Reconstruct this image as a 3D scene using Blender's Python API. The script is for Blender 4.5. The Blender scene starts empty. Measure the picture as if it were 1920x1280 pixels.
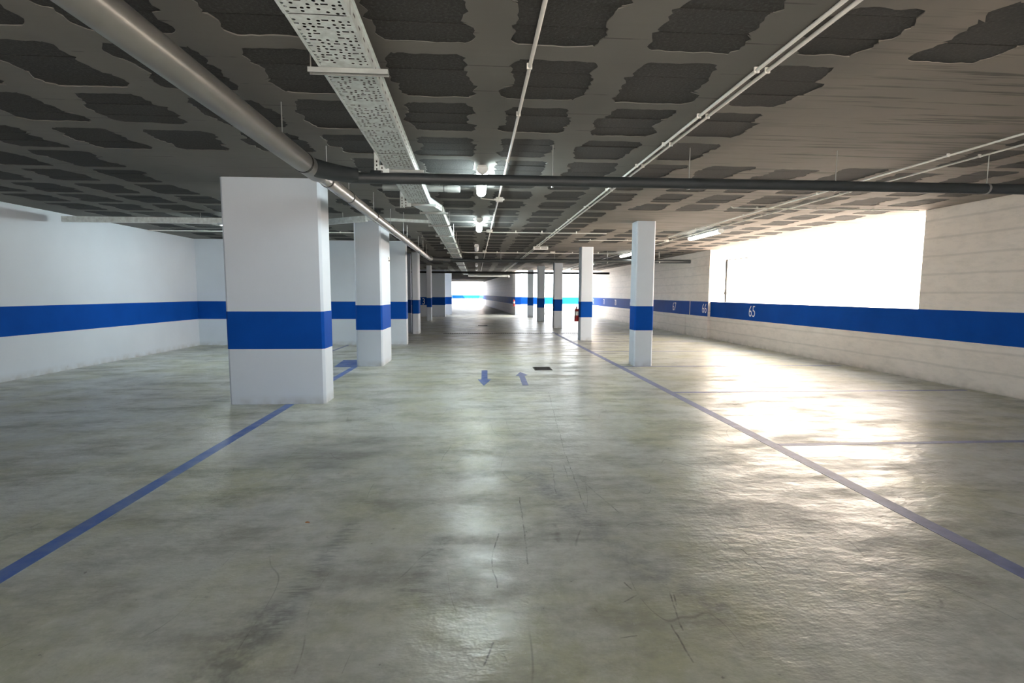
import bpy, math, random
from mathutils import Vector, Matrix
random.seed(7)
sc = bpy.context.scene
C = sc.collection
PI = math.pi

# ---------------------------------------------------------------- camera, sky, exposure
CAM_H = 1.45
F_PX, PITCH, YAW, ROLL = 952.0, math.radians(5.394), math.radians(3.985), math.radians(0.227)
cd = bpy.data.cameras.new('camera'); cam = bpy.data.objects.new('camera', cd); C.objects.link(cam)
cd.sensor_fit = 'HORIZONTAL'; cd.sensor_width = 36.0; cd.lens = F_PX / 1920.0 * 36.0
cd.clip_start = 0.05; cd.clip_end = 300
fw = Vector((math.sin(YAW) * math.cos(PITCH), math.cos(YAW) * math.cos(PITCH), -math.sin(PITCH)))
rt = Vector((math.cos(YAW), -math.sin(YAW), 0)); up = rt.cross(fw)
r2 = rt * math.cos(ROLL) + up * math.sin(ROLL); u2 = up * math.cos(ROLL) - rt * math.sin(ROLL)
cam.matrix_world = Matrix(((r2.x, u2.x, -fw.x, 0), (r2.y, u2.y, -fw.y, 0), (r2.z, u2.z, -fw.z, CAM_H), (0, 0, 0, 1)))
sc.camera = cam

SKY = 11.0
SUN = 88.0
LAMP = 110.0
w = bpy.data.worlds.new('sky'); sc.world = w; w.use_nodes = True
bg = w.node_tree.nodes['Background']
bg.inputs[0].default_value = (0.95, 0.98, 1.0, 1); bg.inputs[1].default_value = SKY
sl_ = bpy.data.lights.new('sun', 'SUN'); sl_.energy = SUN; sl_.color = (1.0, 0.81, 0.64); sl_.angle = math.radians(1.0)
sun = bpy.data.objects.new('sun', sl_); C.objects.link(sun)
sun.rotation_euler = Vector((.56, .45, -.70)).to_track_quat('-Z', 'Y').to_euler(); sun.location = (-20, -20, 30)
vs = sc.view_settings
vs.view_transform = 'Standard'; vs.look = 'None'; vs.gamma = 1.0; vs.use_curve_mapping = False
vs.exposure = 0.0
sc.cycles.max_bounces = 5; sc.cycles.diffuse_bounces = 4; sc.cycles.glossy_bounces = 2; sc.cycles.transmission_bounces = 1
sc.cycles.use_adaptive_sampling = True; sc.cycles.adaptive_threshold = 0.03
sc.cycles.sample_clamp_indirect = 8.0
sc.cycles.use_denoising = True

H = 2.884                      # ceiling height
B0, B1 = 0.724, 1.209          # blue band

# ---------------------------------------------------------------- mesh helpers
class MB:
    def __init__(s): s.v = []; s.f = []; s.sm = []
    def poly(s, pts, faces, smooth=False):
        n = len(s.v); s.v += [tuple(p) for p in pts]
        for f in faces: s.f.append([i + n for i in f]); s.sm.append(smooth)
        return s
    def box(s, x0, x1, y0, y1, z0, z1):
        p = [(x0,y0,z0),(x1,y0,z0),(x1,y1,z0),(x0,y1,z0),(x0,y0,z1),(x1,y0,z1),(x1,y1,z1),(x0,y1,z1)]
        return s.poly(p, [(0,3,2,1),(4,5,6,7),(0,1,5,4),(1,2,6,5),(2,3,7,6),(3,0,4,7)])
    def obox(s, c, ax, ay, az):          # oriented box: centre, three half-axis vectors
        c, ax, ay, az = map(Vector, (c, ax, ay, az)); p = []
        for k in (-1, 1):
            for i, j in ((-1,-1),(1,-1),(1,1),(-1,1)): p.append(c + ax*i + ay*j + az*k)
        return s.poly(p, [(0,3,2,1),(4,5,6,7),(0,1,5,4),(1,2,6,5),(2,3,7,6),(3,0,4,7)])
    def prism(s, outline, z0, z1, smooth=False):   # outline counter-clockwise in xy
        n = len(outline)
        p = [(x, y, z0) for x, y in outline] + [(x, y, z1) for x, y in outline]
        s.poly(p, [list(range(n))[::-1], [i + n for i in range(n)]])
        return s.poly(p, [(i, (i+1) % n, n + (i+1) % n, n + i) for i in range(n)], smooth)
    def tube(s, pts, r, n=14, caps=True):          # r may be a list
        pts = [Vector(p) for p in pts]; m = len(pts)
        rr = r if isinstance(r, (list, tuple)) else [r] * m
        rings = []; ref = None
        for i, p in enumerate(pts):
            if i == 0: d = pts[1] - p
            elif i == m - 1: d = p - pts[i-1]
            else: d = (pts[i+1] - p).normalized() + (p - pts[i-1]).normalized()
            d = d.normalized() if d.length > 1e-9 else Vector((0, 1, 0))
            if ref is None:
                ref = Vector((0, 0, 1)) if abs(d.z) < .9 else Vector((1, 0, 0))
            a = d.cross(ref).normalized(); b = a.cross(d).normalized(); ref = b
            rings.append([p + (a * math.cos(t) + b * math.sin(t)) * rr[i] for t in [2*PI*k/n for k in range(n)]])
        v = [q for ring in rings for q in ring]
        f = [(i*n+k, i*n+(k+1) % n, (i+1)*n+(k+1) % n, (i+1)*n+k) for i in range(m-1) for k in range(n)]
        s.poly(v, f, True)
        if caps: s.poly(rings[0], [list(range(n))[::-1]]); s.poly(rings[-1], [list(range(n))])
        return s
    def lathe(s, prof, c=(0, 0, 0), n=20):         # prof: (radius, z)
        v = [(c[0] + r*math.cos(2*PI*k/n), c[1] + r*math.sin(2*PI*k/n), c[2] + z) for r, z in prof for k in range(n)]
        return s.poly(v, [(i*n+k, i*n+(k+1) % n, (i+1)*n+(k+1) % n, (i+1)*n+k) for i in range(len(prof)-1) for k in range(n)], True)
    def mesh(s, name, m=None):
        me = bpy.data.meshes.new(name); me.from_pydata(s.v, [], s.f); me.polygons.foreach_set('use_smooth', s.sm)
        if m: me.materials.append(m)
        me.update(); return me
    def build(s, name, m, parent=None):
        return link(name, s.mesh(name, m), parent)
def link(name, me, parent=None):
    o = bpy.data.objects.new(name, me); C.objects.link(o)
    if parent: o.parent = parent
    return o
def tag(o, label=None, cat=None, group=None, kind=None):
    if label: o['label'] = label
    if cat: o['category'] = cat
    if group: o['group'] = group
    if kind: o['kind'] = kind
    return o
def thing(name, label, cat, loc=(0, 0, 0), group=None, rz=0):
    o = bpy.data.objects.new(name, None); C.objects.link(o); o.location = loc; o.rotation_euler = (0, 0, rz)
    o.empty_display_size = .1
    return tag(o, label, cat, group)
def BX(*a): return MB().box(*a)

# ---------------------------------------------------------------- materials
class NT:
    def __init__(s, name):
        s.m = bpy.data.materials.new(name); s.m.use_nodes = True; s.t = s.m.node_tree
        s.b = s.t.nodes['Principled BSDF']; s._c = None
    def n(s, typ, ins=None, **kw):
        o = s.t.nodes.new(typ)
        for k, v in kw.items(): setattr(o, k, v)
        for k, v in (ins or {}).items(): s.set(o.inputs[k], v)
        return o
    def set(s, sock, v):
        if isinstance(v, bpy.types.NodeSocket): s.t.links.new(v, sock)
        else:
            if isinstance(v, (tuple, list)) and len(v) == 3 and sock.type == 'RGBA': v = (*v, 1)
            sock.default_value = v
    def co(s, scale=(1, 1, 1), kind='Object'):
        if s._c is None: s._c = s.n('ShaderNodeTexCoord')
        if scale == (1, 1, 1): return s._c.outputs[kind]
        return s.n('ShaderNodeMapping', {'Vector': s._c.outputs[kind], 'Scale': scale}).outputs[0]
    def noise(s, scale, detail=4, rough=.55, vec=None, dist=0):
        return s.n('ShaderNodeTexNoise', {'Vector': vec or s.co(), 'Scale': scale, 'Detail': detail, 'Roughness': rough, 'Distortion': dist}).outputs['Fac']
    def ramp(s, fac, stops):
        o = s.n('ShaderNodeValToRGB', {'Fac': fac}); e = o.color_ramp.elements
        while len(e) < len(stops): e.new(.5)
        for k, (p, c) in zip(e, stops):
            k.position = p; k.color = (*c, 1) if isinstance(c, (tuple, list)) else (c, c, c, 1)
        return o.outputs[0]
    def mix(s, f, a, b, mode='MIX'):
        o = s.n('ShaderNodeMix', data_type='RGBA', blend_type=mode)
        s.set(o.inputs['Factor'], f); s.set(o.inputs['A'], a); s.set(o.inputs['B'], b)
        return o.outputs['Result']
    def math(s, op, a, b=0.0, clamp=False):
        o = s.n('ShaderNodeMath', operation=op, use_clamp=clamp); s.set(o.inputs[0], a); s.set(o.inputs[1], b); return o.outputs[0]
    def mr(s, v, a, b, c=0.0, d=1.0):
        return s.n('ShaderNodeMapRange', {'Value': v, 'From Min': a, 'From Max': b, 'To Min': c, 'To Max': d}).outputs[0]
    def vm(s, op, a, b=None):
        o = s.n('ShaderNodeVectorMath', operation=op); s.set(o.inputs[0], a)
        if b is not None: s.set(o.inputs[1], b)
        return o
    def segment(s, a, b, wdt, p):                  # soft mask around a segment on the floor
        a = Vector((*a, 0)); b = Vector((*b, 0)); ba = b - a
        pa = s.vm('SUBTRACT', p, tuple(a)).outputs[0]
        t = s.math('DIVIDE', s.vm('DOT_PRODUCT', pa, tuple(ba)).outputs['Value'], max(ba.dot(ba), 1e-6), True)
        sc_ = s.n('ShaderNodeVectorMath', {0: tuple(ba)}, operation='SCALE'); s.set(sc_.inputs['Scale'], t)
        d = s.vm('LENGTH', s.vm('SUBTRACT', pa, sc_.outputs[0]).outputs[0]).outputs['Value']
        return s.mr(d, wdt, wdt * .3)
    def out(s, color=None, rough=None, metal=None, bump=None, strength=.2, dist=.01, spec=None):
        if color is not None: s.set(s.b.inputs['Base Color'], color)
        if rough is not None: s.set(s.b.inputs['Roughness'], rough)
        if metal is not None: s.set(s.b.inputs['Metallic'], metal)
        if spec is not None: s.set(s.b.inputs['Specular IOR Level'], spec)
        if bump is not None:
            bn = s.n('ShaderNodeBump', {'Strength': strength, 'Distance': dist, 'Height': bump}); s.t.links.new(bn.outputs[0], s.b.inputs['Normal'])
        return s.m
def simple(name, col, rough=.5, metal=0.0, var=.12, scale=8, bump=.05):
    n = NT(name); f = n.noise(scale, 3)
    c = n.ramp(f, [(.3, tuple(k * (1 - var) for k in col)), (.7, tuple(min(1, k * (1 + var)) for k in col))])
    return n.out(c, rough, metal, n.noise(scale * 12, 2) if bump > .04 else None, bump, .004)
def emit(name, col, st):
    n = NT(name); n.b.inputs['Emission Color'].default_value = (*col, 1); n.b.inputs['Emission Strength'].default_value = st
    return n.out(tuple(col), .3)

def mat_wall(name, col, board=0.0, joint=None):
    n = NT(name)
    f = n.noise(1.3, 3); g = n.noise(14, 3, .7)
    c = n.ramp(f, [(.25, tuple(k * .93 for k in col)), (.75, col)])
    sp = n.ramp(n.noise(9, 3, .6, n.co((1, 1, .6))), [(.765, 0.0), (.79, 1.0)])
    c = n.mix(n.math('MULTIPLY', sp, .45), c, (.25, .25, .24))
    gm = n.n('ShaderNodeSeparateXYZ', {0: n.co()})
    dirt = n.math('MULTIPLY', n.mr(gm.outputs[2], .13, 0.0), n.mr(n.noise(5, 2), .3, .7))
    c = n.mix(n.math('MULTIPLY', dirt, .5), c, (.22, .19, .15))
    h = g
    if board:
        wv = n.n('ShaderNodeTexWave', {'Vector': n.co(), 'Scale': board, 'Distortion': .6, 'Detail': 2}, bands_direction='Z').outputs['Fac']
        c = n.mix(n.math('MULTIPLY', n.ramp(wv, [(0, 1.0), (.06, 0.0)]), .25), c, (.3, .27, .24))
        c = n.mix(n.mr(n.noise(3, 4, .75, n.co((1, 1, 3))), .45, .75, 0, .35), c, (.42, .38, .34))
    return n.out(c, .55, 0, h, .12, .006)
M = {}
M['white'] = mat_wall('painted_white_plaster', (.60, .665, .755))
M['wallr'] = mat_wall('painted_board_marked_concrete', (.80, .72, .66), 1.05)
M['court'] = mat_wall('outdoor_white_render', (.82, .81, .79))
def mat_blue():
    n = NT('blue_band_paint'); f = n.noise(2.2, 5)
    c = n.ramp(f, [(.3, (.003, .055, .30)), (.7, (.004, .068, .36))])
    sp = n.ramp(n.noise(16, 3), [(.78, 0.0), (.8, 1.0)])
    return n.out(n.mix(n.math('MULTIPLY', sp, .3), c, (.3, .4, .6)), .62, 0, n.noise(20, 4), .08, .005, .06)
M['blue'] = mat_blue()
M['digit'] = simple('white_number_paint', (.86, .87, .88), .45)
def mat_linepaint():
    n = NT('worn_blue_floor_paint')
    wear = n.ramp(n.noise(7, 7, .7), [(.36, 1.0), (.62, 0.0)])
    c = n.mix(n.math('MULTIPLY', wear, .3), (.035, .105, .40), (.26, .29, .33))
    return n.out(c, n.mr(n.noise(5, 4), .3, .7, .28, .5), 0, n.noise(40, 4), .06, .003)
M['line'] = mat_linepaint()
M['linefaint'] = simple('faded_blue_floor_paint', (.15, .175, .33), .5, 0, .2, 9, .05)
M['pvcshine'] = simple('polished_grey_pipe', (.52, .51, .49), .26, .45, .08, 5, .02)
M['pvc'] = simple('grey_pvc_pipe', (.17, .17, .165), .3, 0, .08, 5, .02)
M['pvcdark'] = simple('dark_grey_pvc_pipe', (.028, .035, .040), .55, 0, .15, 5, .03)
M['rubber'] = simple('black_rubber_ring', (.012, .012, .012), .6)
M['galv'] = simple('galvanised_steel', (.72, .80, .81), .42, .0, .16, 18, .03)
M['galvdark'] = simple('shaded_cover_steel', (.10, .10, .10), .6, .3)
M['galvarm'] = simple('dull_steel_channel', (.27, .29, .29), .45, .2, .12, 14, .03)
M['conduit'] = simple('white_pvc_conduit', (.90, .89, .85), .4, 0, .05, 10, .03)
M['rod'] = simple('threaded_steel_rod', (.45, .45, .44), .4, .8)
M['fixture'] = simple('light_grey_fixture_body', (.62, .64, .64), .4)
M['lens_off'] = simple('unlit_translucent_diffuser', (.74, .76, .76), .3)
M['lens_on'] = emit('lit_tube_diffuser', (.86, 1.0, .99), LAMP)
M['lens_soft'] = emit('lit_tube_diffuser_soft', (.92, 1.0, .96), LAMP * .28)
M['iron'] = simple('cast_iron_grate', (.03, .028, .025), .55, .5)
M['pit'] = simple('drain_pit', (.012, .011, .01), .9)
M['red'] = simple('red_enamel', (.35, .012, .012), .3)
M['black'] = simple('black_plastic', (.015, .015, .015), .5)
M['label'] = simple('white_print_label', (.75, .75, .73), .5)
M['greyprint'] = simple('grey_print', (.30, .29, .28), .6)
M['leaf'] = simple('orange_dry_leaf', (.40, .13, .02), .7)
M['steelgrey'] = simple('dark_grey_outdoor_pipe', (.035, .036, .036), .6)

def mat_block():
    n = NT('rough_hollow_block')
    g = n.noise(55, 4, .75); f = n.noise(2.5, 2)
    c = n.ramp(g, [(.3, (.012, .0125, .013)), (.55, (.028, .030, .030)), (.8, (.085, .087, .087))])
    c = n.mix(n.mr(f, .35, .7, 0, .35), c, (.031, .031, .029), 'MIX')
    return n.out(c, .95, 0, g, .8, .012)
M['block'] = mat_block()

def mat_ceiling():
    n = NT('smeared_concrete_ceiling')
    s = n.n('ShaderNodeSeparateXYZ', {0: n.co()})
    big = n.noise(.7, 3); st = n.noise(2.0, 5, .7, n.co((.6, 7, 1)))
    c = n.ramp(big, [(.3, (.118, .117, .109)), (.7, (.165, .162, .151))])
    c = n.mix(n.mr(st, .5, .8, 0, .5), c, (.13, .125, .115))
    # formwork joints across the lane, broken by smears
    fr = n.math('FRACT', n.math('ADD', n.math('DIVIDE', n.math('SUBTRACT', s.outputs[1], 3.165), .405), n.mr(n.noise(1.2, 3), 0, 1, -.02, .02)))
    ln = n.math('LESS_THAN', n.math('ABSOLUTE', n.math('SUBTRACT', fr, .5)), .014)
    br = n.ramp(n.noise(3.0, 3), [(.46, 0.0), (.54, 1.0)])
    c = n.mix(n.math('MULTIPLY', n.math('MULTIPLY', ln, br), .75), c, (.05, .05, .048))
    pits = n.ramp(n.noise(13, 3, .6, n.co((.5, 1.4, 1))), [(.745, 0.0), (.77, 1.0)])
    c = n.mix(n.math('MULTIPLY', pits, .7), c, (.045, .045, .043))
    # dark plaster streaks; the beige zone paints in warm daylight from the openings
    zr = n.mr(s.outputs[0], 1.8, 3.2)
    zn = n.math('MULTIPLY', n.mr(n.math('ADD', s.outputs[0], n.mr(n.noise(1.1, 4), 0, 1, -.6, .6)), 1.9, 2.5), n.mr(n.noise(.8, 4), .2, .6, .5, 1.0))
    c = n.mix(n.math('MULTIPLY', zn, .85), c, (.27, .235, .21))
    dk = n.ramp(n.noise(1.6, 4, .65, n.co((.5, 13, 1))), [(.54, 0.0), (.62, 1.0)])
    c = n.mix(n.math('MULTIPLY', n.math('MULTIPLY', dk, zr), .8), c, (.07, .065, .06))
    return n.out(c, .85, 0, st, .25, .012)
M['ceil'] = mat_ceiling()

def mat_floor():
    n = NT('worn_power_floated_concrete')
    p = n.vm('MULTIPLY', n.co(), (1, 1, 0)).outputs[0]
    wob = n.n('ShaderNodeTexNoise', {'Vector': p, 'Scale': 5.0, 'Detail': 3.0})
    pw = n.vm('ADD', p, n.vm('SCALE', n.vm('SUBTRACT', wob.outputs['Color'], (.5, .5, .5)).outputs[0]).outputs[0])
    pw.inputs[1].links[0].from_node.inputs['Scale'].default_value = .035
    pw = n.vm('MULTIPLY', pw.outputs[0], (1, 1, 0)).outputs[0]
    big = n.noise(.5, 4, .62, p); mid = n.noise(1.5, 6, .7, p); fine = n.noise(11, 6, .78, p)
    streak = n.noise(1.5, 6, .72, n.vm('MULTIPLY', p, (.7, 1.8, 0)).outputs[0])
    yel = n.noise(.9, 4, .65, n.vm('ADD', p, (31.7, 4.3, 0)).outputs[0])
    c = n.ramp(big, [(.30, (0.342, 0.350, 0.329)), (.5, (0.438, 0.452, 0.420)), (.7, (0.540, 0.546, 0.513))])
    c = n.mix(n.mr(yel, .45, .62, 0, .9), c, (0.390, 0.392, 0.271))
    c = n.mix(n.mr(streak, .47, .68, 0, .75), c, (0.246, 0.244, 0.219))
    c = n.mix(n.mr(mid, .52, .36, 0, .45), c, (0.612, 0.617, 0.576))
    c = n.mix(n.mr(fine, .5, .72, 0, .5), c, (0.240, 0.238, 0.213))
    c = n.mix(n.mr(fine, .46, .28, 0, .4), c, (0.648, 0.648, 0.622))
    def add(c, segs, wdt, col, amt, warp=True, brk=None):
        m = None
        for a, b in segs:
            k = n.segment(a, b, wdt, pw if warp else p)
            m = k if m is None else n.math('MAXIMUM', m, k)
        if brk is not None: m = n.math('MULTIPLY', m, brk)
        return n.mix(n.math('MULTIPLY', m, amt), c, col)
    brk = n.mr(n.noise(9, 3, .75, p), .38, .6)
    zeb = n.mr(n.noise(16, 3, .6, n.vm('MULTIPLY', p, (.4, 2.5, 0)).outputs[0]), .42, .58)
    c = add(c, [((-.78, 3.12), (-.90, 2.14))], .10, (.10, .105, .11), .5, True, n.math('MAXIMUM', zeb, n.math('MULTIPLY', brk, .6)))
    c = add(c, [((-.95, 2.2), (-1.02, 1.7))], .17, (.12, .12, .12), .6, True, brk)
    c = add(c, [((-.205, 2.9), (-.363, 2.29)), ((-.32, 2.45), (-.24, 2.3))], .085, (.11, .11, .11), .45, True, n.math('MULTIPLY', zeb, brk))
    c = add(c, [((-1.75, 4.45), (-1.0, 4.95)), ((-1.3, 4.3), (-.9, 4.7))], .30, (.20, .20, .18), .55)
    c = add(c, [((.45, 3.94), (.83, 2.60)), ((.83, 2.6), (1.1, 2.2))], .14, (.17, .17, .18), .5, True, brk)
    c = add(c, [((2.1, 8.6), (1.2, 8.9)), ((.3, 8.3), (.9, 7.7))], .35, (.21, .205, .17), .45)
    thin = [((.078, 2.65), (.097, 2.39)), ((.078, 2.65), (.13, 2.95)), ((.066, 1.99), (.019, 1.827)), ((.638, 4.19), (.571, 3.55)), ((.739, 4.18), (.714, 3.87)),
            ((.943, 2.365), (.889, 2.02)), ((.852, 2.06), (.854, 1.83)), ((1.504, 2.68), (1.529, 2.45)), ((1.40, 2.95), (1.46, 2.7)), ((1.053, 7.35), (.807, 4.55)), ((.807, 4.55), (.728, 3.22)),
            ((.689, 2.226), (.772, 2.284)), ((.597, 1.989), (.674, 2.0)), ((.738, 2.39), (.765, 2.285)), ((.812, 3.80), (.942, 3.21)), ((.30, 3.5), (.27, 2.6)), ((.95, 2.3), (.93, 2.2))]
    c = add(c, thin, .0055, (.09, .085, .08), .8, True, brk)
    # hairline scratches and dark specks
    sp = n.ramp(n.noise(22, 2, .5, p), [(.76, 0.0), (.78, 1.0)])
    c = n.mix(n.math('MULTIPLY', sp, .6), c, (.09, .085, .08))
    sv = n.vm('MULTIPLY', p, (1.6, .42, 0)).outputs[0]
    for off, scl, wd3 in ((3.1, 1.3, .0035),):
        cn = n.noise(scl, 1, .45, n.vm('ADD', sv, (off, off * 1.7, 0)).outputs[0])
        ln = n.mr(n.math('ABSOLUTE', n.math('SUBTRACT', cn, .5)), wd3, wd3 * .3)
        c = n.mix(n.math('MULTIPLY', n.math('MULTIPLY', ln, n.mr(mid, .50, .56)), .4), c, (.12, .115, .105))
    ws = n.ramp(n.noise(34, 2, .5, p), [(.79, 0.0), (.80, 1.0)])
    c = n.mix(n.math('MULTIPLY', ws, .6), c, (.8, .8, .78))
    ro = n.math('ADD', n.mr(mid, .35, .65, .285, .345), n.mr(streak, .46, .62, 0, .15))
    rip = n.noise(3.0, 5, .66, n.vm('MULTIPLY', p, (.8, 1.3, 0)).outputs[0])
    return n.out(c, ro, 0, rip, .5, .03, n.mr(streak, .40, .60, .66, .12))
M['floor'] = mat_floor()

# ---------------------------------------------------------------- setting: floor and walls
XL, XR, YB, YF = -7.6, 7.55, -4.0, 35.2
fl = MB().poly([(XL-.3, YB-.3, 0), (7.9, YB-.3, 0), (7.9, YF+.3, 0), (2.9, YF+.3, 0), (2.9, 74.2, 0), (-3.9, 74.2, 0), (-3.9, 36, 0), (XL-.3, 36, 0)],
               [list(range(8))]).build('floor', M['floor'])
tag(fl, 'worn grey polished concrete floor with scuffs and tyre marks', kind='structure')

def wall(name, x0, x1, y0, y1, z1=H, m='white', band=None, label=None, z0=0.0):
    o = BX(x0, x1, y0, y1, z0, z1).build(name, M[m]); tag(o, label, kind='structure')
    if band: bandpart(o, *band)
    return o
def bandpart(o, x0, x1, y0, y1):
    b = BX(x0, x1, y0, y1, B0, B1).build('blue_band', M['blue'], o); return b
e = .003
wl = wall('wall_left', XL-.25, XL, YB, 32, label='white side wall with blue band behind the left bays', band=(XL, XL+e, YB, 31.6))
wb = wall('wall_back', XL, -1.8, YB-.25, YB, label='white end wall with blue band left of the added light opening behind the camera', band=(XL, -1.8, YB, YB+e))
wb2 = wall('wall_back_right', 1.8, 7.87, YB-.25, YB, label='white end wall with blue band right of the added light opening behind the camera', band=(1.8, 7.6, YB, YB+e))  # gap between the two end walls is added to let daylight in
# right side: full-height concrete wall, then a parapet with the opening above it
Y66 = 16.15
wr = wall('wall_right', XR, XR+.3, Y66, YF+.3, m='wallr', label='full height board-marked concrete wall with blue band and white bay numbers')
bandpart(wr, XR-e, XR+.02, Y66+.02, 17.55); bandpart(wr, XR-e, XR+.02, 17.61, YF)
BX(XR-.012, XR, 17.9, 18.25, 0, B0).build('joint_cover', M['wallr'], wr)
XP = 7.63
YO = 8.3
wp = wall('wall_parapet', XP, XP+.22, YO, Y66, B1, m='wallr', label='low concrete parapet with blue band below the bright side opening')
bandpart(wp, XP-e, XP+.02, YO, Y66)
wq = wall('wall_right_near', XP, XP+.22, YB, YO, m='wallr', label='full height concrete wall with blue band at the right, nearest the camera', band=(XP-e, XP, YB, YO))
# far end of the right bays: parapet facing the camera under a wide opening
wf = wall('wall_far_parapet', 2.75, XR, YF, YF+.2, B1, label='far low white wall with blue band below a bright opening', band=(2.75, XR, YF-e, YF))
# passage going on in the middle: slanted side wall, long left wall, far parapet
def slab_wall(name, a, b, th, m, label, z1=H):
    a = Vector(a); b = Vector(b); d = (b - a).normalized(); nrm = Vector((d.y, -d.x))
    o = MB().prism([tuple(a), tuple(a + nrm*th), tuple(b + nrm*th), tuple(b)][::1], 0, z1).build(name, M[m]); tag(o, label, kind='structure')
    q = nrm * -e
    MB().prism([tuple(a + q), tuple(a + q*0), tuple(b + q*0), tuple(b + q)], B0, B1).build('blue_band', M['blue'], o)
    return o
wd = slab_wall('wall_passage_right', (2.62, 34.6), (.34, 73.8), .22, 'wallr', 'slanted passage wall with blue band leading to the far bright end')
BX(2.6, 2.98, 34.35, 34.6, 0, H).build('end_pilaster', M['white'], wd)
BX(2.597, 2.983, 34.347, 34.603, B0, B1).build('blue_band', M['blue'], wd)
wpl = wall('wall_passage_left', -3.6, -3.4, 34.6, 74, label='long white passage wall with blue band beyond the left piers', band=(-3.4, -3.4+e, 34.6, 73.8))
wfe = wall('wall_far_end', -3.4, .6, 73.8, 74.0, B1, label='farthest low white wall with blue band under the glowing opening', band=(-3.4, .34, 73.8-e, 73.8))

# left cross walls between bays
def endwall(name, x1, y0, y1, x0, label):
    o = BX(x0, x1, y0, y1, 0, H).build(name, M['white']); tag(o, label, kind='structure')
    BX(x0, x1+e, y0-e, y1+e, B0, B1).build('blue_band', M['blue'], o); return o
w3 = endwall('wall_bay_divider', -1.974, 14.456, 14.78, XL, 'white cross wall with blue band right behind the second left pillar')
w6 = endwall('wall_bay_divider', -1.946, 31.6, 31.95, XL, 'far white cross wall with blue band and the number 13')
w7 = endwall('wall_bay_divider', -1.683, 34.37, 34.75, -3.5, 'farthest white cross wall end beside the bright passage opening')

# outdoors: light court beyond the side opening and beyond the far openings
g = MB().poly([(-40, -60, -.02), (60, -60, -.02), (60, YB-.3, -.02), (-40, YB-.3, -.02)], [(0, 1, 2, 3)])
g.poly([(7.85, YB-.3, -.02), (60, YB-.3, -.02), (60, 120, -.02), (7.85, 120, -.02)], [(0, 1, 2, 3)])
g.poly([(2.9, 35.4, -.02), (7.85, 35.4, -.02), (7.85, 120, -.02), (2.9, 120, -.02)], [(0, 1, 2, 3)])
g.poly([(-60, 74, -.02), (2.9, 74, -.02), (2.9, 120, -.02), (-60, 120, -.02)], [(0, 1, 2, 3)])
tag(g.build('ground_outdoors', simple('pale_outdoor_paving', (.62, .60, .57), .7)), 'pale paving of the light court outside the openings', kind='structure')
cw = BX(10.6, 10.8, -6, 34.5, -.02, 6.5).build('wall_light_court', M['court']); tag(cw, 'white rendered court wall seen through the side opening', kind='structure')
cw2 = BX(3.2, 10.5, 46, 46.2, -.02, 1.6).build('wall_court_end', M['court']); tag(cw2, 'white rendered court wall outside the far opening', kind='structure')

# ---------------------------------------------------------------- ceiling: waffle slab with exposed hollow blocks
PX, PY, CX0, CY0 = .80, .81, -.31, 3.57
COLS = [(3.158, 3.535, 9.97, 10.32), (3.21, 3.585, 15.58, 15.95), (3.25, 3.61, 21.3, 21.65), (3.175, 3.535, 26.39, 26.75), (3.12, 3.45, 30.9, 31.25)]
PIERS = [(-3.2, -1.98, 6.72, 7.12), (-2.372, -1.857, 10.15, 11.18), (-2.30, -2.06, 18.3, 18.85), (-2.60, -2.36, 26.75, 27.2)]
SOLID = [((a+b)/2, (c+d)/2) for a, b, c, d in COLS + PIERS] + [(3.35, 4.6)]
cb = MB(); cells = []
rnd = random.Random(11)
def hole(i, j, X, Y):
    right = X > 1.7
    hl0 = .335 + rnd.uniform(-.03, .02); hl1 = .335 + rnd.uniform(-.03, .02)
    xl = [.285 + rnd.uniform(-.06, .035) - (.05 * rnd.random() if right else 0) for _ in range(3)]
    xr = [.285 + rnd.uniform(-.06, .035) - (.05 * rnd.random() if right else 0) for _ in range(3)]
    if right and rnd.random() < .35: hl0 -= .12
    P = []
    N = 12
    def row(y): return 0 if y < -.115 else (1 if y < .115 else 2)
    tt = (.02, .06, .11, .16, .21, .26, .30, .325, .345, .38, .43, .48, .53, .58, .63, .655, .68, .73, .78, .83, .88, .93, .97)
    ys = [-hl0 + (hl0 + hl1) * t for t in tt]
    def side(xs):
        out = []; wv = 0.0
        for k, y in enumerate(ys):
            wv = .55 * wv + rnd.uniform(-.02, .02)
            end = .035 if k in (0, len(ys)-1) else (.012 if k in (1, len(ys)-2) else 0)
            out.append((xs[row(y)] + wv - end, y))
        return out
    P += side(xr)
    P += [(-a_, b_) for a_, b_ in side(xl)]
    for hl, xa, xb, sg in ((hl1, xl[2], xr[2], 1), (hl0, xl[0], xr[0], -1)):
        wv = 0.0
        for k in range(N):
            t = (k + .5) / N; wv = .6 * wv + rnd.uniform(-.009, .009)
            P.append((-xa + .02 + (xb + xa - .04) * t, sg * (hl + wv)))
    # keep the outline star-shaped around the cell centre
    P.sort(key=lambda q: math.atan2(q[1], q[0]))
    return P
def cellquad(X, Y):
    cb.poly([(X-PX/2, Y-PY/2, H), (X+PX/2, Y-PY/2, H), (X+PX/2, Y+PY/2, H), (X-PX/2, Y+PY/2, H)], [(0, 3, 2, 1)])
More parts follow.
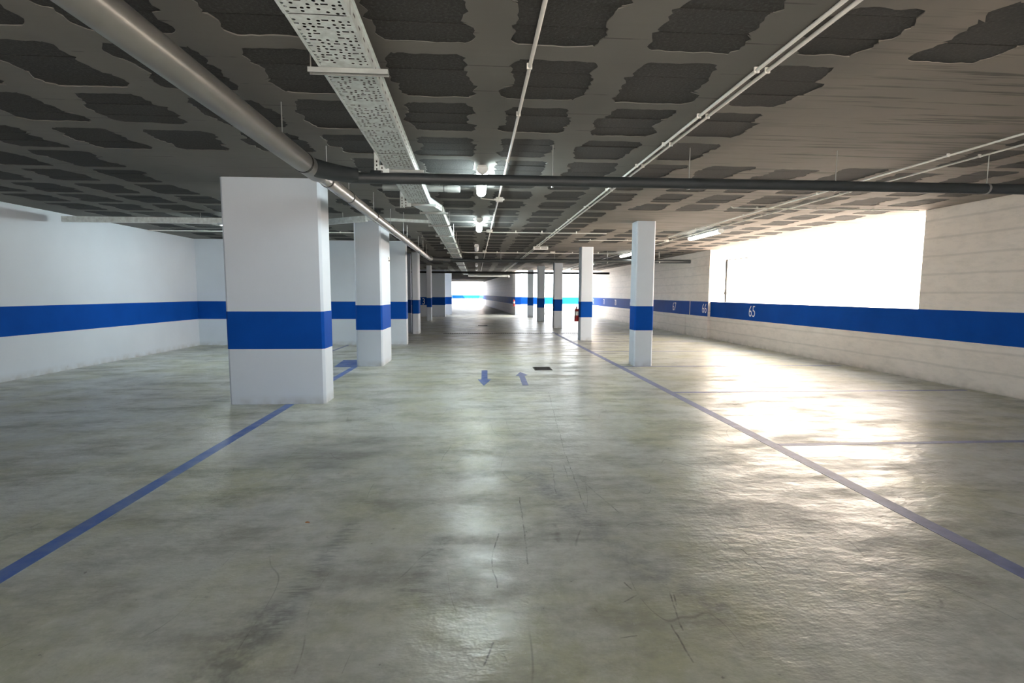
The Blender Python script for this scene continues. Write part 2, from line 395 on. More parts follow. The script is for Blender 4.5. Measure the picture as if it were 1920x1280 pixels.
for j in range(-9, 41):
    Y = CY0 + PY * j
    for i in range(-9, 11):
        X = CX0 + PX * i
        if j > 34 and X > 2.5: continue
        if any(abs(X - a) < 1.22 and abs(Y - b) < 1.22 for a, b in SOLID) or X > 7.0 or X < -7.1:
            cellquad(X, Y); continue
        P = hole(i, j, X, Y); n = len(P)
        hx, hy = PX/2, PY/2
        ang = [math.atan2(q[1], q[0]) for q in P]
        O = []
        for q in P:
            s_ = min(hx / abs(q[0]) if abs(q[0]) > 1e-6 else 1e9, hy / abs(q[1]) if abs(q[1]) > 1e-6 else 1e9)
            O.append((q[0]*s_, q[1]*s_))
        v = [(X+a, Y+b, H) for a, b in O] + [(X+a, Y+b, H) for a, b in P] + [(X+a, Y+b, H+.045) for a, b in P]
        f = []
        for k in range(n):
            k2 = (k+1) % n
            f.append((k, n+k, n+k2, k2))
            f.append((n+k, 2*n+k, 2*n+k2, n+k2))
            # fill the outer corner
            a, b = O[k], O[k2]
            ea = abs(abs(a[0]) - hx) < 1e-6; eb = abs(abs(b[0]) - hx) < 1e-6
            if ea != eb:
                cx_ = math.copysign(hx, a[0] if ea else b[0]); cy_ = math.copysign(hy, b[1] if ea else a[1])
                v.append((X+cx_, Y+cy_, H)); f.append((k, k2, len(v)-1))
        cb.poly(v, f); cells.append((X, Y))
cb.box(-7.91, 8.09, -4.125, 31.51, H+.10, H+.36)
cb.box(-7.91, 2.49, 31.51, 36.37, H+.10, H+.36)
cb.box(-3.91, 2.95, 36.37, 64.0, H+.10, H+.36)
cb.poly([(-3.91, 36.375, H), (2.95, 36.375, H), (2.95, 64.0, H), (-3.91, 64.0, H)], [(0, 3, 2, 1)])
cb.poly([(-3.91, 64.0, H), (-3.91, 64.0, H+.2), (2.95, 64.0, H+.2), (2.95, 64.0, H)], [(0, 1, 2, 3)])
cb.poly([(2.49, 31.51, H), (2.49, 31.51, H+.2), (2.49, 36.37, H+.2), (2.49, 36.37, H)], [(0, 1, 2, 3)])
cb.poly([(8.09, -4.125, H), (8.09, -4.125, H+.2), (8.09, 31.51, H+.2), (8.09, 31.51, H)], [(0, 1, 2, 3)])
cb.poly([(2.49, 31.51, H), (2.49, 31.51, H+.2), (8.09, 31.51, H+.2), (8.09, 31.51, H)], [(0, 1, 2, 3)])
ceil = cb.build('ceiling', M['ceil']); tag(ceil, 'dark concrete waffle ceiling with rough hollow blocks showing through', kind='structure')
# blocks: three to a cell, set a little back behind the smeared concrete
bm_ = BX(-.365, .365, -.1145, .1145, 0, .07).mesh('hollow_block', M['block'])
def infront(c):
    d = Vector((c[0], c[1], H - CAM_H)); zz = d.dot(fw)
    return zz > .3 and abs(d.dot(r2) / zz) < 1.08 and abs(d.dot(u2) / zz) < .75
vis = sorted([c for c in cells if infront(c)], key=lambda c: math.hypot(c[0], c[1]))
near = set(vis[:100]); rest = MB()
for c in cells:
    for k in (-1, 0, 1):
        z = H + rnd.uniform(.0018, .0075); y = c[1] + k * .236 + rnd.uniform(-.002, .002)
        if c in near:
            o = link('hollow_block', bm_, ceil); o.location = (c[0], y, z); o.rotation_euler = (rnd.uniform(-.006, .006), rnd.uniform(-.0012, .0012), 0)
        else:
            rest.poly([(c[0]-.365, y-.1145, z), (c[0]+.365, y-.1145, z), (c[0]+.365, y+.1145, z), (c[0]-.365, y+.1145, z)], [(0, 3, 2, 1)])
            rest.poly([(c[0]-.365, y-.1145, z), (c[0]+.365, y-.1145, z), (c[0]+.365, y-.1145, z+.06), (c[0]-.365, y-.1145, z+.06)], [(0, 1, 2, 3)])
            rest.poly([(c[0]-.365, y+.1145, z), (c[0]+.365, y+.1145, z), (c[0]+.365, y+.1145, z+.06), (c[0]-.365, y+.1145, z+.06)], [(3, 2, 1, 0)])
tag(rest.build('hollow_blocks', M['block'], ceil), 'farther rough hollow blocks in the ceiling', kind='stuff')

# ---------------------------------------------------------------- pillars and columns
def octo(x0, x1, y0, y1, c):
    return [(x0+c, y0), (x1-c, y0), (x1, y0+c), (x1, y1-c), (x1-c, y1), (x0+c, y1), (x0, y1-c), (x0, y0+c)]
def column(name, x0, x1, y0, y1, label, cat, group=None, c=.022):
    mx, my = (x0+x1)/2, (y0+y1)/2
    t = thing(name, label, cat, (mx, my, 0), group)
    a = (x0-mx, x1-mx, y0-my, y1-my)
    MB().prism(octo(*a, c), 0, H).build('shaft', M['white'], t)
    k = .0025
    MB().prism(octo(a[0]-k, a[1]+k, a[2]-k, a[3]+k, c), B0, B1).build('blue_band', M['blue'], t)
    return t
cl = ['largest white column right of the lane, standing by the blue lane line', 'white column with a red fire extinguisher on its left side',
      'third white column right of the lane, just left of the one with the extinguisher', 'shaded grey-looking column second from the far end of the right row', 'farthest slim column of the right row before the bright opening']
for (a, l) in zip(COLS, cl): column('column', *a, l, 'column', 'columns right of the lane')
pl = ['wide white pier with blue band nearest the camera on the left', 'white pillar with a small dark label on its lit right side',
      'slim white pillar standing just past the left cross wall', 'far slim left pillar in front of the wall numbered 13']
pr_ = [column('pillar', *a, l, 'pillar', 'pillars left of the lane', .03) for a, l in zip(PIERS, pl)]
column('pillar', -2.50, -2.39, 18.75, 18.95, 'narrow post half hidden behind the slim left pillar', 'pillar', 'pillars left of the lane', .01)
lb = BX(.0, .004, -.09, .09, -.055, .055).build('pillar_label', M['label'], pr_[1]); lb.location = (.2575, .38, 2.16)
for k, (a, b) in enumerate(((-.07, .0), (-.07, .075))):
    q = BX(.004, .0055, a, b, .008 - k*.05, .042 - k*.05).build('print', M['black'], lb)

# ---------------------------------------------------------------- bay numbers painted on the bands
def number(txt, h, parent, mat, mw, squeeze=.78):
    cu = bpy.data.curves.new('n', 'FONT'); cu.body = txt; cu.size = h / .70; cu.align_x = 'CENTER'; cu.align_y = 'CENTER'; cu.extrude = .001; cu.offset = -.004
    o = bpy.data.objects.new('n', cu); C.objects.link(o)
    bpy.context.view_layer.update()
    me = bpy.data.meshes.new_from_object(o.evaluated_get(bpy.context.evaluated_depsgraph_get()))
    bpy.data.objects.remove(o); me.materials.clear(); me.materials.append(mat); me.name = 'bay_number'
    p = link('bay_number', me, parent); p.matrix_local = mw @ Matrix.Diagonal((squeeze, 1, 1, 1)); p['label'] = 'white painted bay number ' + txt
    return p
def onright(y, x): return Matrix(((0, 0, -1, x), (-1, 0, 0, y), (0, 1, 0, .967), (0, 0, 0, 1)))
for t, y in (('66', 16.42), ('67', 19.0), ('68', 21.75), ('69', 24.5), ('70', 27.3), ('71', 29.8), ('72', 32.6)):
    number(t, .315, wr, M['digit'], onright(y, XR - e - .001))
number('65', .315, wp, M['digit'], onright(13.62, XP - e - .001))
number('13', .38, w6, M['digit'], Matrix(((1, 0, 0, -3.36), (0, 0, -1, 31.6 - e - .001), (0, 1, 0, .93), (0, 0, 0, 1))))

# ---------------------------------------------------------------- painted lines and arrows on the floor
T = .0015
def fpoly(name, pts, m, label=None):
    a = sum(pts[i][0]*pts[(i+1) % len(pts)][1] - pts[(i+1) % len(pts)][0]*pts[i][1] for i in range(len(pts)))
    if a < 0: pts = pts[::-1]
    o = MB().prism(pts, 0, T).build(name, m, fl)
    if label: o['label'] = label
    return o
def fline(name, x0, y0, x1, y1, wd_, m, label=None):
    d = Vector((x1-x0, y1-y0)).normalized() * wd_ / 2; q = Vector((-d.y, d.x))
    return fpoly(name, [(x0+q.x, y0+q.y), (x0-q.x, y0-q.y), (x1-q.x, y1-q.y), (x1+q.x, y1+q.y)], m, label)
fline('lane_line', 2.86, -3.9, 2.86, 19.0, .115, M['linefaint'], 'faded blue lane line on the right')
fline('lane_line', -2.43, -3.9, -2.43, 6.7, .11, M['line'], 'blue line running under the near pier')
fline('lane_line', -2.43, 7.13, -2.40, 10.14, .11, M['line'])
fpoly('painted_box', [(-2.80, 10.1), (-2.375, 10.1), (-2.375, 11.13), (-2.88, 11.13)], M['line'], 'solid blue box beside the pillar')
fline('stall_line', -3.62, 12.5, -3.58, 14.4, .07, M['linefaint'])
for y in (4.62, 7.24, 9.93, 12.58, 15.2, 17.9, 20.6):
    fline('stall_line', 2.92, y, 7.5, y - .04, .07, M['linefaint'])
fpoly('direction_arrow', [(.09, 9.54), (.201, 9.54), (.18, 8.52), (.245, 8.52), (.108, 7.92), (.015, 8.52), (.075, 8.52)], M['line'], 'blue arrow pointing towards the camera')
fpoly('direction_arrow', [(.80, 9.30), (.688, 8.87), (.745, 8.87), (.722, 7.93), (.819, 7.93), (.842, 8.87), (.91, 8.95)], M['linefaint'], 'faded arrow pointing away, glossy with reflected light')

# ---------------------------------------------------------------- drain grate, channel, cover
gr = thing('drain_grate', 'square black drain grate in the floor beside the faded arrow', 'drain grate', (1.27, 9.71, 0))
fr_ = MB()
for a in ((-.17, .17, -.21, -.185), (-.17, .17, .185, .21), (-.17, -.15, -.185, .185), (.15, .17, -.185, .185)): fr_.box(*a, 0, .006)
fr_.build('frame', M['iron'], gr); BX(-.15, .15, -.185, .185, 0, .0015).build('pit', M['pit'], gr)
bar = BX(-.15, .15, -.009, .009, .0015, .005).mesh('bar', M['iron'])
for k in range(8): o = link('bar', bar, gr); o.location = (0, -.155 + k*.0443, 0)
ch = thing('drain_channel', 'long dark slotted drain channel crossing the lane floor', 'drain channel', (1.3, 18.45, 0))
BX(-2.5, 2.6, -.07, .07, 0, .0015).build('pit', M['pit'], ch)
for q in (-.085, .07): BX(-2.5, 2.6, q, q + .015, 0, .005).build('edge_rail', M['iron'], ch)
bar2 = BX(-.012, .012, -.07, .07, .0015, .004).mesh('bar', M['galv'])
for k in range(64): o = link('bar', bar2, ch); o.location = (-2.45 + k*.08, 0, 0)
dc = thing('manhole_cover', 'small dark iron cover far down the middle of the lane', 'cover', (.27, 23.0, 0))
BX(-.22, .22, -.3, .3, 0, .003).build('plate', M['iron'], dc)
MB().box(-.24, .24, -.32, -.3, 0, .005).box(-.24, .24, .3, .32, 0, .005).box(-.24, -.22, -.3, .3, 0, .005).box(.22, .24, -.3, .3, 0, .005).build('frame', M['galv'], dc)
lf = MB().poly([(0, 0, .002), (.012, .004, .006), (.026, .001, .004), (.034, -.006, .003), (.022, -.009, .006), (.008, -.007, .004)], [(0, 5, 4, 3, 2, 1)])
lf.poly([(0, 0, 0), (.012, .004, .003), (.026, .001, .002), (.034, -.006, .001), (.022, -.009, .003), (.008, -.007, .001)], [(0, 1, 2, 3, 4, 5)])
lo = lf.build('leaf', M['leaf']); lo.location = (-1.09, 3.18, .0); tag(lo, 'tiny orange dry leaf lying on the left foreground floor', 'leaf')

# ---------------------------------------------------------------- cable tray
TW, TZ = .275, 2.65
tray = thing('cable_tray', 'wide perforated galvanised cable tray hanging along the lane ceiling', 'cable tray', (0, 0, 0))
def perforated(L):
    mb = MB(); nx = 8; cw_ = TW / nx; ny = int(L / .03); ch_ = L / ny
    for j in range(ny):
        for i in range(nx):
            x0, y0 = -TW/2 + i*cw_, j*ch_
            cxx, cyy = x0 + cw_/2, y0 + ch_/2
            outer = [(x0, y0), (cxx, y0), (x0+cw_, y0), (x0+cw_, cyy), (x0+cw_, y0+ch_), (cxx, y0+ch_), (x0, y0+ch_), (x0, cyy)]
            edge = i in (0, 1, nx-2, nx-1)
            t = (i*3 + j*5) % 7
            blank = (j % 17 in (0, 16)) or ((not edge) and (j % 10 in (4, 5, 6)) and i in (3, 4)) or t in (1,)
            slot = t == 3
            if blank: mb.poly([(x, y, 0) for x, y in (outer[0], outer[2], outer[4], outer[6])], [(0, 3, 2, 1)]); continue
            rx, ry = (.0150, .0052) if slot else (.0086, .0080)
            ox, oy = (0, ((i*5 + j) % 3 - 1) * .003) if slot else (((i*7 + j*3) % 5 - 2) * .0022, ((i*5 + j*11) % 7 - 3) * .0018)
            if slot: inn = [(-rx, -ry), (0, -ry), (rx, -ry), (rx, 0), (rx, ry), (0, ry), (-rx, ry), (-rx, 0)]
            else: inn = [(-.7*rx, -.7*ry), (0, -ry), (.7*rx, -.7*ry), (rx, 0), (.7*rx, .7*ry), (0, ry), (-.7*rx, .7*ry), (-rx, 0)]
            v = [(x, y, 0) for x, y in outer] + [(cxx+ox+a, cyy+oy+b, 0) for a, b in inn]
            mb.poly(v, [(k, 8+k, 8+(k+1) % 8, (k+1) % 8) for k in range(8)])
    return mb
def rail(L, s_):
    mb = MB(); x = s_ * TW/2
    mb.box(min(x, x+.002*s_), max(x, x+.002*s_), 0, L, 0, .075)
    mb.box(min(x, x+.014*s_), max(x, x+.014*s_), 0, L, .075, .078)
    mb.box(min(x-.012*s_, x+.004*s_), max(x-.012*s_, x+.004*s_), 0, L, -.004, 0)
    return mb
rail_slot = BX(TW/2 + .002, TW/2 + .0026, 0, .035, .034, .043).mesh('rail_slot', M['rubber'])
path = [(-.665, .4), (-.684, 2.38), (-.725, 4.6), (-.765, 7.03), (-.64, 7.72), (-.645, 9.7), (-.652, 11.7), (-.66, 13.7), (-.666, 15.7), (-.672, 19.7), (-.678, 23.7), (-.685, 27.7), (-.69, 33.2)]
for k in range(len(path)-1):
    a = Vector(path[k]); b = Vector(path[k+1]); L = (b - a).length - .014
    sec = thing('tray_section', None, None); sec.parent = tray
    sec.location = (a.x, a.y, TZ - (.004 if k == 0 else 0)); sec.rotation_euler = (0, 0, -math.atan2(b.x-a.x, b.y-a.y))
    if k < 9 and k != 3: perforated(L).build('perforated_base', M['galv'], sec)
    else: BX(-TW/2, TW/2, 0, L, -.001, .0015).build('base_plate', M['galv'], sec)
    for s_ in (-1, 1): rail(L, s_).build('side_rail', M['galv'], sec)
    if k < 5:
        for q in range(int(L / .11)): o = link('rail_slot', rail_slot, sec); o.location = (0, .05 + q*.11, 0)
    BX(-TW/2 + .003, TW/2 - .003, 0, L, .045, .05).build('cables', M['rubber'], sec)
def trayx(y):
    for k in range(len(path)-1):
        if path[k][1] <= y <= path[k+1][1]:
            t = (y - path[k][1]) / (path[k+1][1] - path[k][1]); return path[k][0] + t*(path[k+1][0] - path[k][0])
    return path[-1][0]
def support(y, big, brk):
    x = trayx(y); t = thing('support_arm', None, None); t.parent = tray; t.location = (x, y, TZ)
    x0, x1 = -TW/2 - .06, TW/2 + (.085 if big else .05)
    m = MB().box(x0, x1, -.02, .02, -.012, -.008).box(x0, x1, -.02, -.017, -.034, -.012).box(x0, x1, .017, .02, -.034, -.012)
    m.build('channel', M['galvarm'], t)
    if brk:
        hm = MB().box(x0-.055, x0-.0, -.022, -.018, -.06, H-TZ).box(x0-.055, x0-.051, -.022, .022, -.06, H-TZ).box(x0-.004, x0, -.022, .022, -.06, H-TZ)
        hm.build('hanger_post', M['galv'], t)
        MB().box(x0, x0+.09, -.024, -.020, -.05, .03).build('bracket_plate', M['galv'], t)
        sl = BX(-.006, .006, -.0245, -.0225, -.009, .009).mesh('slot', M['rubber'])
        for q in range(4): o = link('slot', sl, t); o.location = (x0-.028, 0, -.045 + q*.036)
        for q in range(2): o = link('slot', sl, t); o.location = (x0+.022, -.002, -.032 + q*.034)
    else:
        for xx in ((x0+.012,) if big else (x0+.012, x1-.012)): MB().tube([(xx, 0, -.04), (xx, 0, H-TZ)], .004, 6).build('threaded_rod', M['rod'], t)
for y, bg_, br_ in ((.9, 1, 0), (2.90, 1, 0), (5.14, 1, 1), (7.03, 1, 1), (7.72, 1, 0), (9.13, 0, 0), (10.78, 0, 0), (12.25, 0, 0), (13.7, 0, 0), (15.2, 0, 0), (17, 0, 0), (19.5, 0, 0), (22, 0, 0), (25, 0, 0), (28, 0, 0), (31, 0, 0)):
    support(y, bg_, br_)

# ---------------------------------------------------------------- drain pipes
def ring(c, axis, r, wdt, m, parent, name):
    c = Vector(c); a = Vector(axis).normalized() * wdt / 2
    return MB().tube([c - a, c + a], r, 22).build(name, m, parent)
def elbow(a, b, c, r=.12, n=6):
    a, b, c = Vector(a), Vector(b), Vector(c); p = b + (a-b).normalized()*r; q = b + (c-b).normalized()*r
    return [p.lerp(b, t).lerp(b.lerp(q, t), t) for t in [k/n for k in range(n+1)]]
def hang(t, x, y, z, r, name='hanger_rod'):
    MB().tube([(x, y, z + r), (x, y, H)], .0045, 6).build(name, M['rod'], t)
PXm, PZ = -1.47, 2.555
dp = thing('drain_pipe', 'large grey plastic drain pipe along the left ceiling, shiny farther away', 'pipe')
MB().tube([(PXm, -3, PZ), (PXm, 4.55, PZ)], .084, 28).build('wide_pipe', M['pvc'], dp)
ring((PXm, 4.555, PZ), (0, 1, 0), .0885, .03, M['rubber'], dp, 'seal_ring')
MB().tube([(PXm, 4.57, PZ), (PXm, 4.90, PZ), (PXm, 5.02, PZ)], [.0865, .0865, .07], 28).build('branch_fitting', M['pvc'], dp)
MB().tube([(PXm, 4.98, PZ), (PXm, 15.9, PZ - .02)], .066, 24).build('narrow_pipe', M['pvcshine'], dp)
for y in (5.25, 6.12, 7.55, 9.0, 10.55, 11.07, 13.2, 14.3, 15.3):
    ring((PXm, y, PZ), (0, 1, 0), .0715, .028, M['rubber'], dp, 'pipe_clamp'); hang(dp, PXm, y, PZ, .07)
for y in (1.0, 4.1): hang(dp, PXm, y, PZ, .08)
MB().tube([(PXm, 15.85, PZ - .02), (PXm, 16.0, PZ-.02), (PXm + .03, 16.25, PZ - .02)], [.073, .073, .078], 20).build('end_fitting', M['pvc'], dp)

tp = thing('cross_pipe', 'dark grey pipe crossing the ceiling in front of the first lit lamp', 'pipe')
MB().tube(elbow((PXm, 4.6, PZ), (-1.30, 5.02, PZ-.02), (0, 5.06, PZ-.02), .2) + [(5.2, 4.97, PZ-.02), (7.3, 4.93, PZ-.02)], .051, 20).build('pipe', M['pvcdark'], tp)
MB().tube([(PXm + .02, 4.72, PZ), (-1.30, 4.93, PZ), (-1.12, 5.01, PZ)], [.08, .075, .058], 20).build('branch_socket', M['pvcdark'], tp)
ring((-.95, 5.045, PZ), (1, 0, 0), .057, .10, M['pvcdark'], tp, 'coupling')
for x in (.743, 2.10, 3.6, 5.2, 6.6):
    ring((x, 5.055 - x*.017, PZ-.02), (1, 0, 0), .054, .018, M['rod'], tp, 'pipe_clip'); hang(tp, x, 5.055 - x*.017, PZ-.02, .05)
MB().tube([(-1.33, 5.6, 2.60), (-1.33, 5.6, 2.70), (-.75, 5.75, 2.70)], .004, 6).build('tie_wire', M['rod'], tp)

sp_ = thing('stub_pipe', 'short capped pale pipe behind the tray, glaring beside the first lamp', 'pipe')
MB().tube([(-1.2, 6.78, 2.80), (-.30, 6.80, 2.80)], .042, 18).build('pipe', M['pvc'], sp_)
ring((-.42, 6.798, 2.80), (1, 0, 0), .0445, .012, M['rubber'], sp_, 'seal_ring')
MB().tube([(-.38, 6.799, 2.80), (-.23, 6.802, 2.80), (-.21, 6.802, 2.80)], [.047, .047, .038], 18).build('end_cap', M['pvc'], sp_)
hang(sp_, -.48, 6.797, 2.80, .04)

cp2 = thing('cross_pipe', 'second dark cross pipe meeting the end of the long left drain pipe', 'pipe')
MB().tube([(PXm - .02, 16.3, 2.53), (-1.3, 16.6, 2.53), (-.9, 16.9, 2.53)], [.08, .085, .085], 18).build('bend', M['pvcdark'], cp2)
MB().tube([(-.95, 16.9, 2.53), (0, 16.95, 2.53), (7.3, 17.1, 2.56)], .062, 16).build('pipe', M['pvcdark'], cp2)
for x in (.8, 2.6, 4.4, 6.2): ring((x, 16.96 + x*.02, 2.54), (1, 0, 0), .066, .03, M['rod'], cp2, 'pipe_clip'); hang(cp2, x, 16.96 + x*.02, 2.54, .06)
cp3 = thing('cross_pipe', 'thin black pipe crossing the ceiling far down the garage', 'pipe')
MB().tube([(-7.3, 27.4, 2.56), (7.2, 27.4, 2.56)], .055, 12).build('pipe', M['rubber'], cp3)
for x in (-5, -1.5, 1.5, 5): hang(cp3, x, 27.4, 2.56, .05)
cp4 = thing('cross_pipe', 'white pipe crossing above the far passage entrance', 'pipe')
MB().tube([(-.55, 33.5, 2.60), (1.95, 33.5, 2.60), (2.05, 33.5, 2.60), (2.1, 33.2, 2.56)], .07, 12).build('pipe', M['conduit'], cp4)
for x in (0, 1.6): hang(cp4, x, 33.5, 2.60, .06)
cc = thing('ceiling_channel', 'pale steel channel crossing above the second left pillar', 'channel')
def chan(a, b, w_, h_):
    a = Vector(a); b = Vector(b); d = b - a; n_ = Vector((-d.y, d.x, 0)).normalized()
    return MB().obox((a+b)/2, d/2, n_*w_/2, (0, 0, h_/2))
chan((-2.75, 9.72, 2.745), (-1.92, 9.2, 2.745), .06, .10).build('channel', M['galv'], cc)
chan((-1.92, 9.22, 2.745), (-.55, 9.5, 2.735), .06, .05).build('channel', M['galv'], cc)
chan((-7.4, 9.80, 2.745), (-2.73, 9.72, 2.745), .06, .10).build('channel', M['galv'], cc)
for x, y in ((-2.4, 9.5), (-1.3, 9.35), (-.8, 9.45), (-5, 9.76)): hang(cc, x, y, 2.745, .02)

# ---------------------------------------------------------------- conduits, clips, junction boxes
def conduit(label, pts, r=.0115, clips=(), name='conduit', group='white ceiling conduits'):
    t = thing(name, label, 'conduit', group=group)
    MB().tube(pts, r, 10).build('tube', M['conduit'], t)
    for c in clips:
        c = Vector(c)
        MB().box(c.x-r-.006, c.x+r+.003, c.y-.006, c.y+.006, c.z-r-.0012, H - .0005).build('clip', M['conduit'], t)
    return t
CZ = H - .022
conduit('white conduit running down the middle of the ceiling past the lit lamps', [(.335, -3, CZ), (.335, 5.9, CZ), (.30, 17.2, CZ), (.28, 33, CZ)], .0125, [(.335, y, CZ) for y in (1.2, 2.4, 3.31, 4.16, 5.6)] + [(.32, y, CZ) for y in (9.2, 10.3, 13.4, 15.2)])
conduit('left one of the twin white conduits on the right ceiling', [(1.765, -3, CZ), (1.79, 17, CZ), (1.80, 34, CZ)], .0125, [(1.775, y, CZ) for y in (2.4, 3.25, 4.09, 4.86, 5.68, 7, 8.4, 9.9, 11.4, 13, 15)])
conduit('right one of the twin white conduits on the right ceiling', [(1.835, -3, CZ), (1.86, 17, CZ), (1.87, 34, CZ)], .0125, [(1.845, y, CZ) for y in (2.4, 3.25, 4.09, 4.86, 5.68, 7, 8.4, 9.9, 11.4, 13, 15)])
conduit('thin conduit crossing right from the box under the second lamp', [(.34, 11.78, CZ-.026), (2.6, 11.74, CZ-.026), (3.0, 11.74, CZ-.026)], .009, [(x, 11.76, CZ-.026) for x in (.9, 1.5, 2.3)])
conduit('thin conduit crossing behind the largest right column', [(2.7, 13.5, CZ), (5.0, 13.35, CZ)], .009, [(x, 13.43, CZ) for x in (3.0, 4.0)])
conduit('conduit crossing the whole lane ceiling near the small hanging sign', [(-.50, 17.35, CZ-.03), (-.3, 17.55, CZ-.03), (2.5, 17.5, CZ-.03), (4.8, 17.5, CZ-.03), (4.95, 17.0, CZ-.03), (4.95, 15.6, CZ-.03)], .013, [(x, 17.52, CZ-.03) for x in (.7, 1.4, 3.3, 4.2)])
conduit('conduit left of the lit lamp above the right bays', [(4.78, -3, CZ), (4.80, 12.6, CZ)], .010, [(4.79, y, CZ) for y in (5, 7, 9, 11)])
conduit('conduit running on to the lit lamp above the right bays', [(5.13, -3, CZ), (5.13, 30, CZ)], .010, [(5.13, y, CZ) for y in (5, 7, 9, 13.2, 15)])
conduit('short conduit branching off across the right bays ceiling', [(4.15, 8.2, H-.005), (4.2, 8.22, CZ), (7.4, 8.2, CZ)], .011, [(x, 8.21, CZ) for x in (4.6, 5.6, 6.6)])
conduit('thin conduit on the ceiling between near pier and second pillar', [(-7.5, 12.4, CZ), (-2.0, 12.4, CZ)], .010, [(x, 12.4, CZ) for x in (-5, -3.2)])
conduit('white link from the first lamp to its junction box', [(.065, 7.15, 2.79), (.065, 7.62, 2.835), (.30, 7.74, 2.835)], .006)
conduit('white link from the second lamp to its junction box', [(.055, 11.2, 2.79), (.055, 11.6, 2.835), (.28, 11.66, 2.835)], .006)
def jbox(x, y, s, label, rz=0.0):
    t = thing('junction_box', label, 'junction box', (x, y, H), 'white junction boxes', rz)
    MB().prism(octo(-s, s, -s, s, s*.12), -.045, 0).build('body', M['conduit'], t)
    MB().prism(octo(-s*.94, s*.94, -s*.94, s*.94, s*.12), -.056, -.0455).build('lid', M['conduit'], t)
    gl = MB().tube([(s, 0, -.025), (s+.02, 0, -.025)], .013, 8).mesh('gland', M['conduit'])
    for k in range(4): o = link('gland', gl, t); o.rotation_euler = (0, 0, k*PI/2)
jbox(.345, 7.80, .055, 'junction box just beyond the first lit lamp')
jbox(.29, 11.70, .055, 'junction box beside the second lit lamp', .5)
jbox(.27, 17.3, .055, 'junction box where the lane conduit meets the crossing one')
jbox(2.6, 17.5, .075, 'larger junction box under the far crossing conduit')
jbox(5.03, 13.35, .045, 'small box on the conduit behind the right lamp')

# ---------------------------------------------------------------- lamps
def lamp(x, y, L, on, label, lens='lens_on'):
    t = thing('tube_lamp', label, 'lamp', (x, y, H), 'ceiling tube lamps')
    prof_b = [(-.045, -.03), (.045, -.03), (.058, -.058), (-.058, -.058)]
    def ext(pr__, y0, y1):
        n = len(pr__); v = [(a, y0, b) for a, b in pr__] + [(a, y1, b) for a, b in pr__]
        return MB().poly(v, [list(range(n)), [i+n for i in range(n)][::-1]] + [(i, n+i, n+(i+1) % n, (i+1) % n) for i in range(n)])
    ext(prof_b, -L/2, L/2).build('body', M['fixture'], t)
    pd = [(-.060, -.059)] + [(-.060*math.cos(a), -.075 - .050*math.sin(a)) for a in [PI*k/10 for k in range(11)]] + [(.060, -.059)]
    ext(pd, -L/2 + .03, L/2 - .03).build('diffuser', M[lens if on else 'lens_off'], t)
    for s_ in (-1, 1):
        ext([(a*1.02, b - .001) for a, b in pd], s_*L/2 - (.0 if s_ < 0 else .028), s_*L/2 + (.028 if s_ < 0 else 0)).build('end_cap', M['fixture'], t)
        BX(-.03, .03, s_*L*.3 - .02, s_*L*.3 + .02, -.03, 0).build('mount', M['rod'], t)
        for q in (-1, 1): MB().box(.061*q - .004, .061*q + .004, s_*L*.33 - .012, s_*L*.33 + .012, -.085, -.045).build('latch', M['rod'], t)
    return t
lamp(.065, 6.42, 1.35, True, 'first lit tube lamp, brightest, behind the dark cross pipe')
lamp(.055, 10.4, 1.5, True, 'second lit tube lamp down the middle of the lane')
lamp(.0, 15.5, 1.5, False, 'dim unlit tube lamp third along the lane')
lamp(.0, 20.2, 1.5, False, 'far unlit tube lamp fourth along the lane')
lamp(.0, 24.8, 1.5, False, 'far unlit tube lamp fifth along the lane')
lamp(.0, 29.5, 1.5, False, 'farthest unlit tube lamp over the lane')
lamp(-5.0, 11.2, 1.5, True, 'added fill lamp over the left bays, beyond the near pier')  # extra lamp, added to brighten the left bays and cross wall
lamp(5.245, 11.55, 1.6, True, 'lit tube lamp over the right bays near the bright opening', 'lens_soft')
lamp(5.245, 17.6, 1.5, True, 'lit tube lamp over the right bays behind the largest column', 'lens_soft')
lamp(5.245, 23.4, 1.5, True, 'lit tube lamp over the right bays near number 69', 'lens_soft')
lamp(5.245, 29.0, 1.5, True, 'farthest lit tube lamp over the right bays', 'lens_soft')

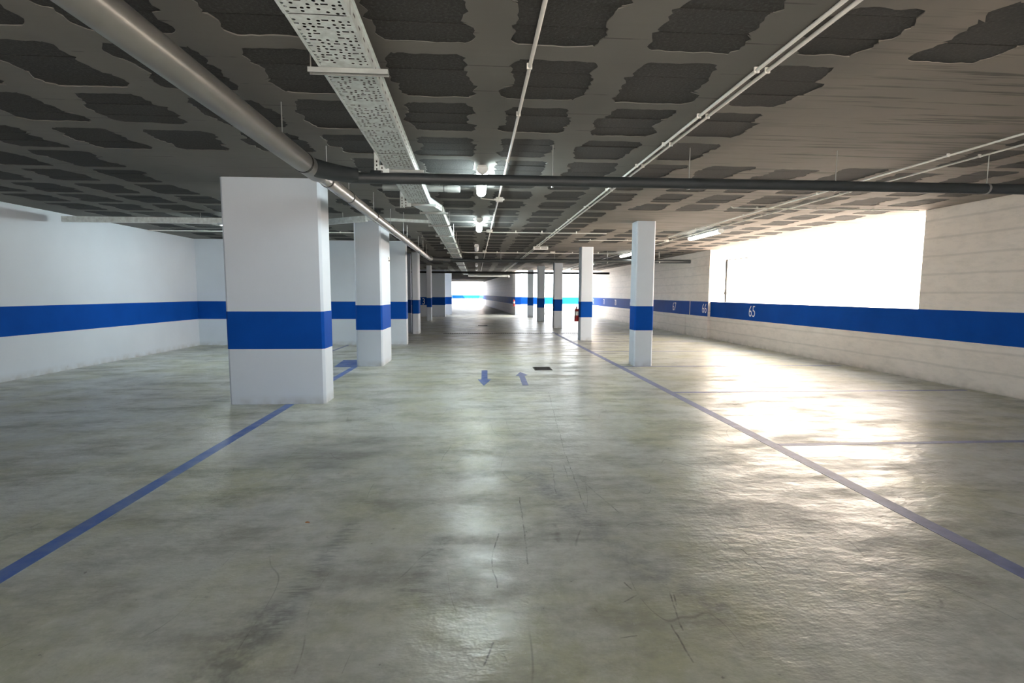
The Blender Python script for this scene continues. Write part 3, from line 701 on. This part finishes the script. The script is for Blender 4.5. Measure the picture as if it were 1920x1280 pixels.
# ---------------------------------------------------------------- hanging sign
sg = thing('hanging_sign', 'small white hanging sign with two grey words beside the twin conduits', 'sign', (1.88, 15.0, 2.78))
BX(-.22, .22, -.008, .008, -.045, .045).build('panel', M['label'], sg)
BX(-.17, -.02, -.0095, -.008, -.015, .022).build('print', M['greyprint'], sg)
BX(.01, .19, -.0095, -.008, -.015, .022).build('print', M['greyprint'], sg)
for x in (-.18, .18): MB().tube([(x, 0, .045), (x, 0, H-2.78)], .003, 6).build('hanger', M['rod'], sg)

# ---------------------------------------------------------------- fire extinguishers
def extinguisher(loc, label, rz=0.0):
    t = thing('fire_extinguisher', label, 'extinguisher', loc, 'fire extinguishers', rz)
    R_ = .068
    MB().lathe([(0, 0), (R_-.008, 0), (R_, .012), (R_, .345), (R_-.012, .375), (.03, .402), (.022, .41), (.022, .43), (0, .43)]).build('cylinder', M['red'], t)
    MB().lathe([(R_+.001, .19), (R_+.0018, .191), (R_+.0018, .309), (R_+.001, .31)]).build('label_band', M['label'], t)
    MB().lathe([(0, .428), (.024, .428), (.024, .455), (0, .46)]).build('valve', M['black'], t)
    MB().obox((-.02, 0, .485), (.06, 0, .022), (0, .010, 0), (-.002, 0, .005)).build('lever', M['black'], t)
    MB().obox((-.02, 0, .460), (.055, 0, .004), (0, .010, 0), (0, 0, .004)).build('handle', M['black'], t)
    MB().tube([(-.02, -.02, .445), (-.05, -.06, .42), (-.055, -.072, .33), (-.045, -.075, .2), (-.045, -.075, .12)], [.009, .009, .009, .009, .013], 8).build('hose', M['black'], t)
    BX(.05, .082, -.02, .02, .36, .40).build('wall_bracket', M['black'], t)
extinguisher((3.125, 15.76, .59), 'red fire extinguisher hung on a column beside the lane')
extinguisher((2.515, 34.30, .60), 'far red extinguisher by the passage corner pilaster')

# ---------------------------------------------------------------- outdoor downpipe seen through the side opening
op = thing('standing_pipe', 'thin dark bent pipe standing on the parapet in the bright side opening', 'pipe', (7.80, 15.52, B1))
MB().tube([(0, 0, 0), (0, 0, 1.064)], .030, 10).build('lower_pipe', M['steelgrey'], op)
MB().tube([(0, 0, 1.044), (0, 0, 1.314)], .036, 10).build('upper_pipe', M['steelgrey'], op)
ring((0, 0, .28), (0, 0, 1), .045, .09, M['steelgrey'], op, 'coupling')
MB().tube([(0, .01, 1.314), (0, -1.314, 1.289)], .014, 8).build('arm', M['steelgrey'], op)
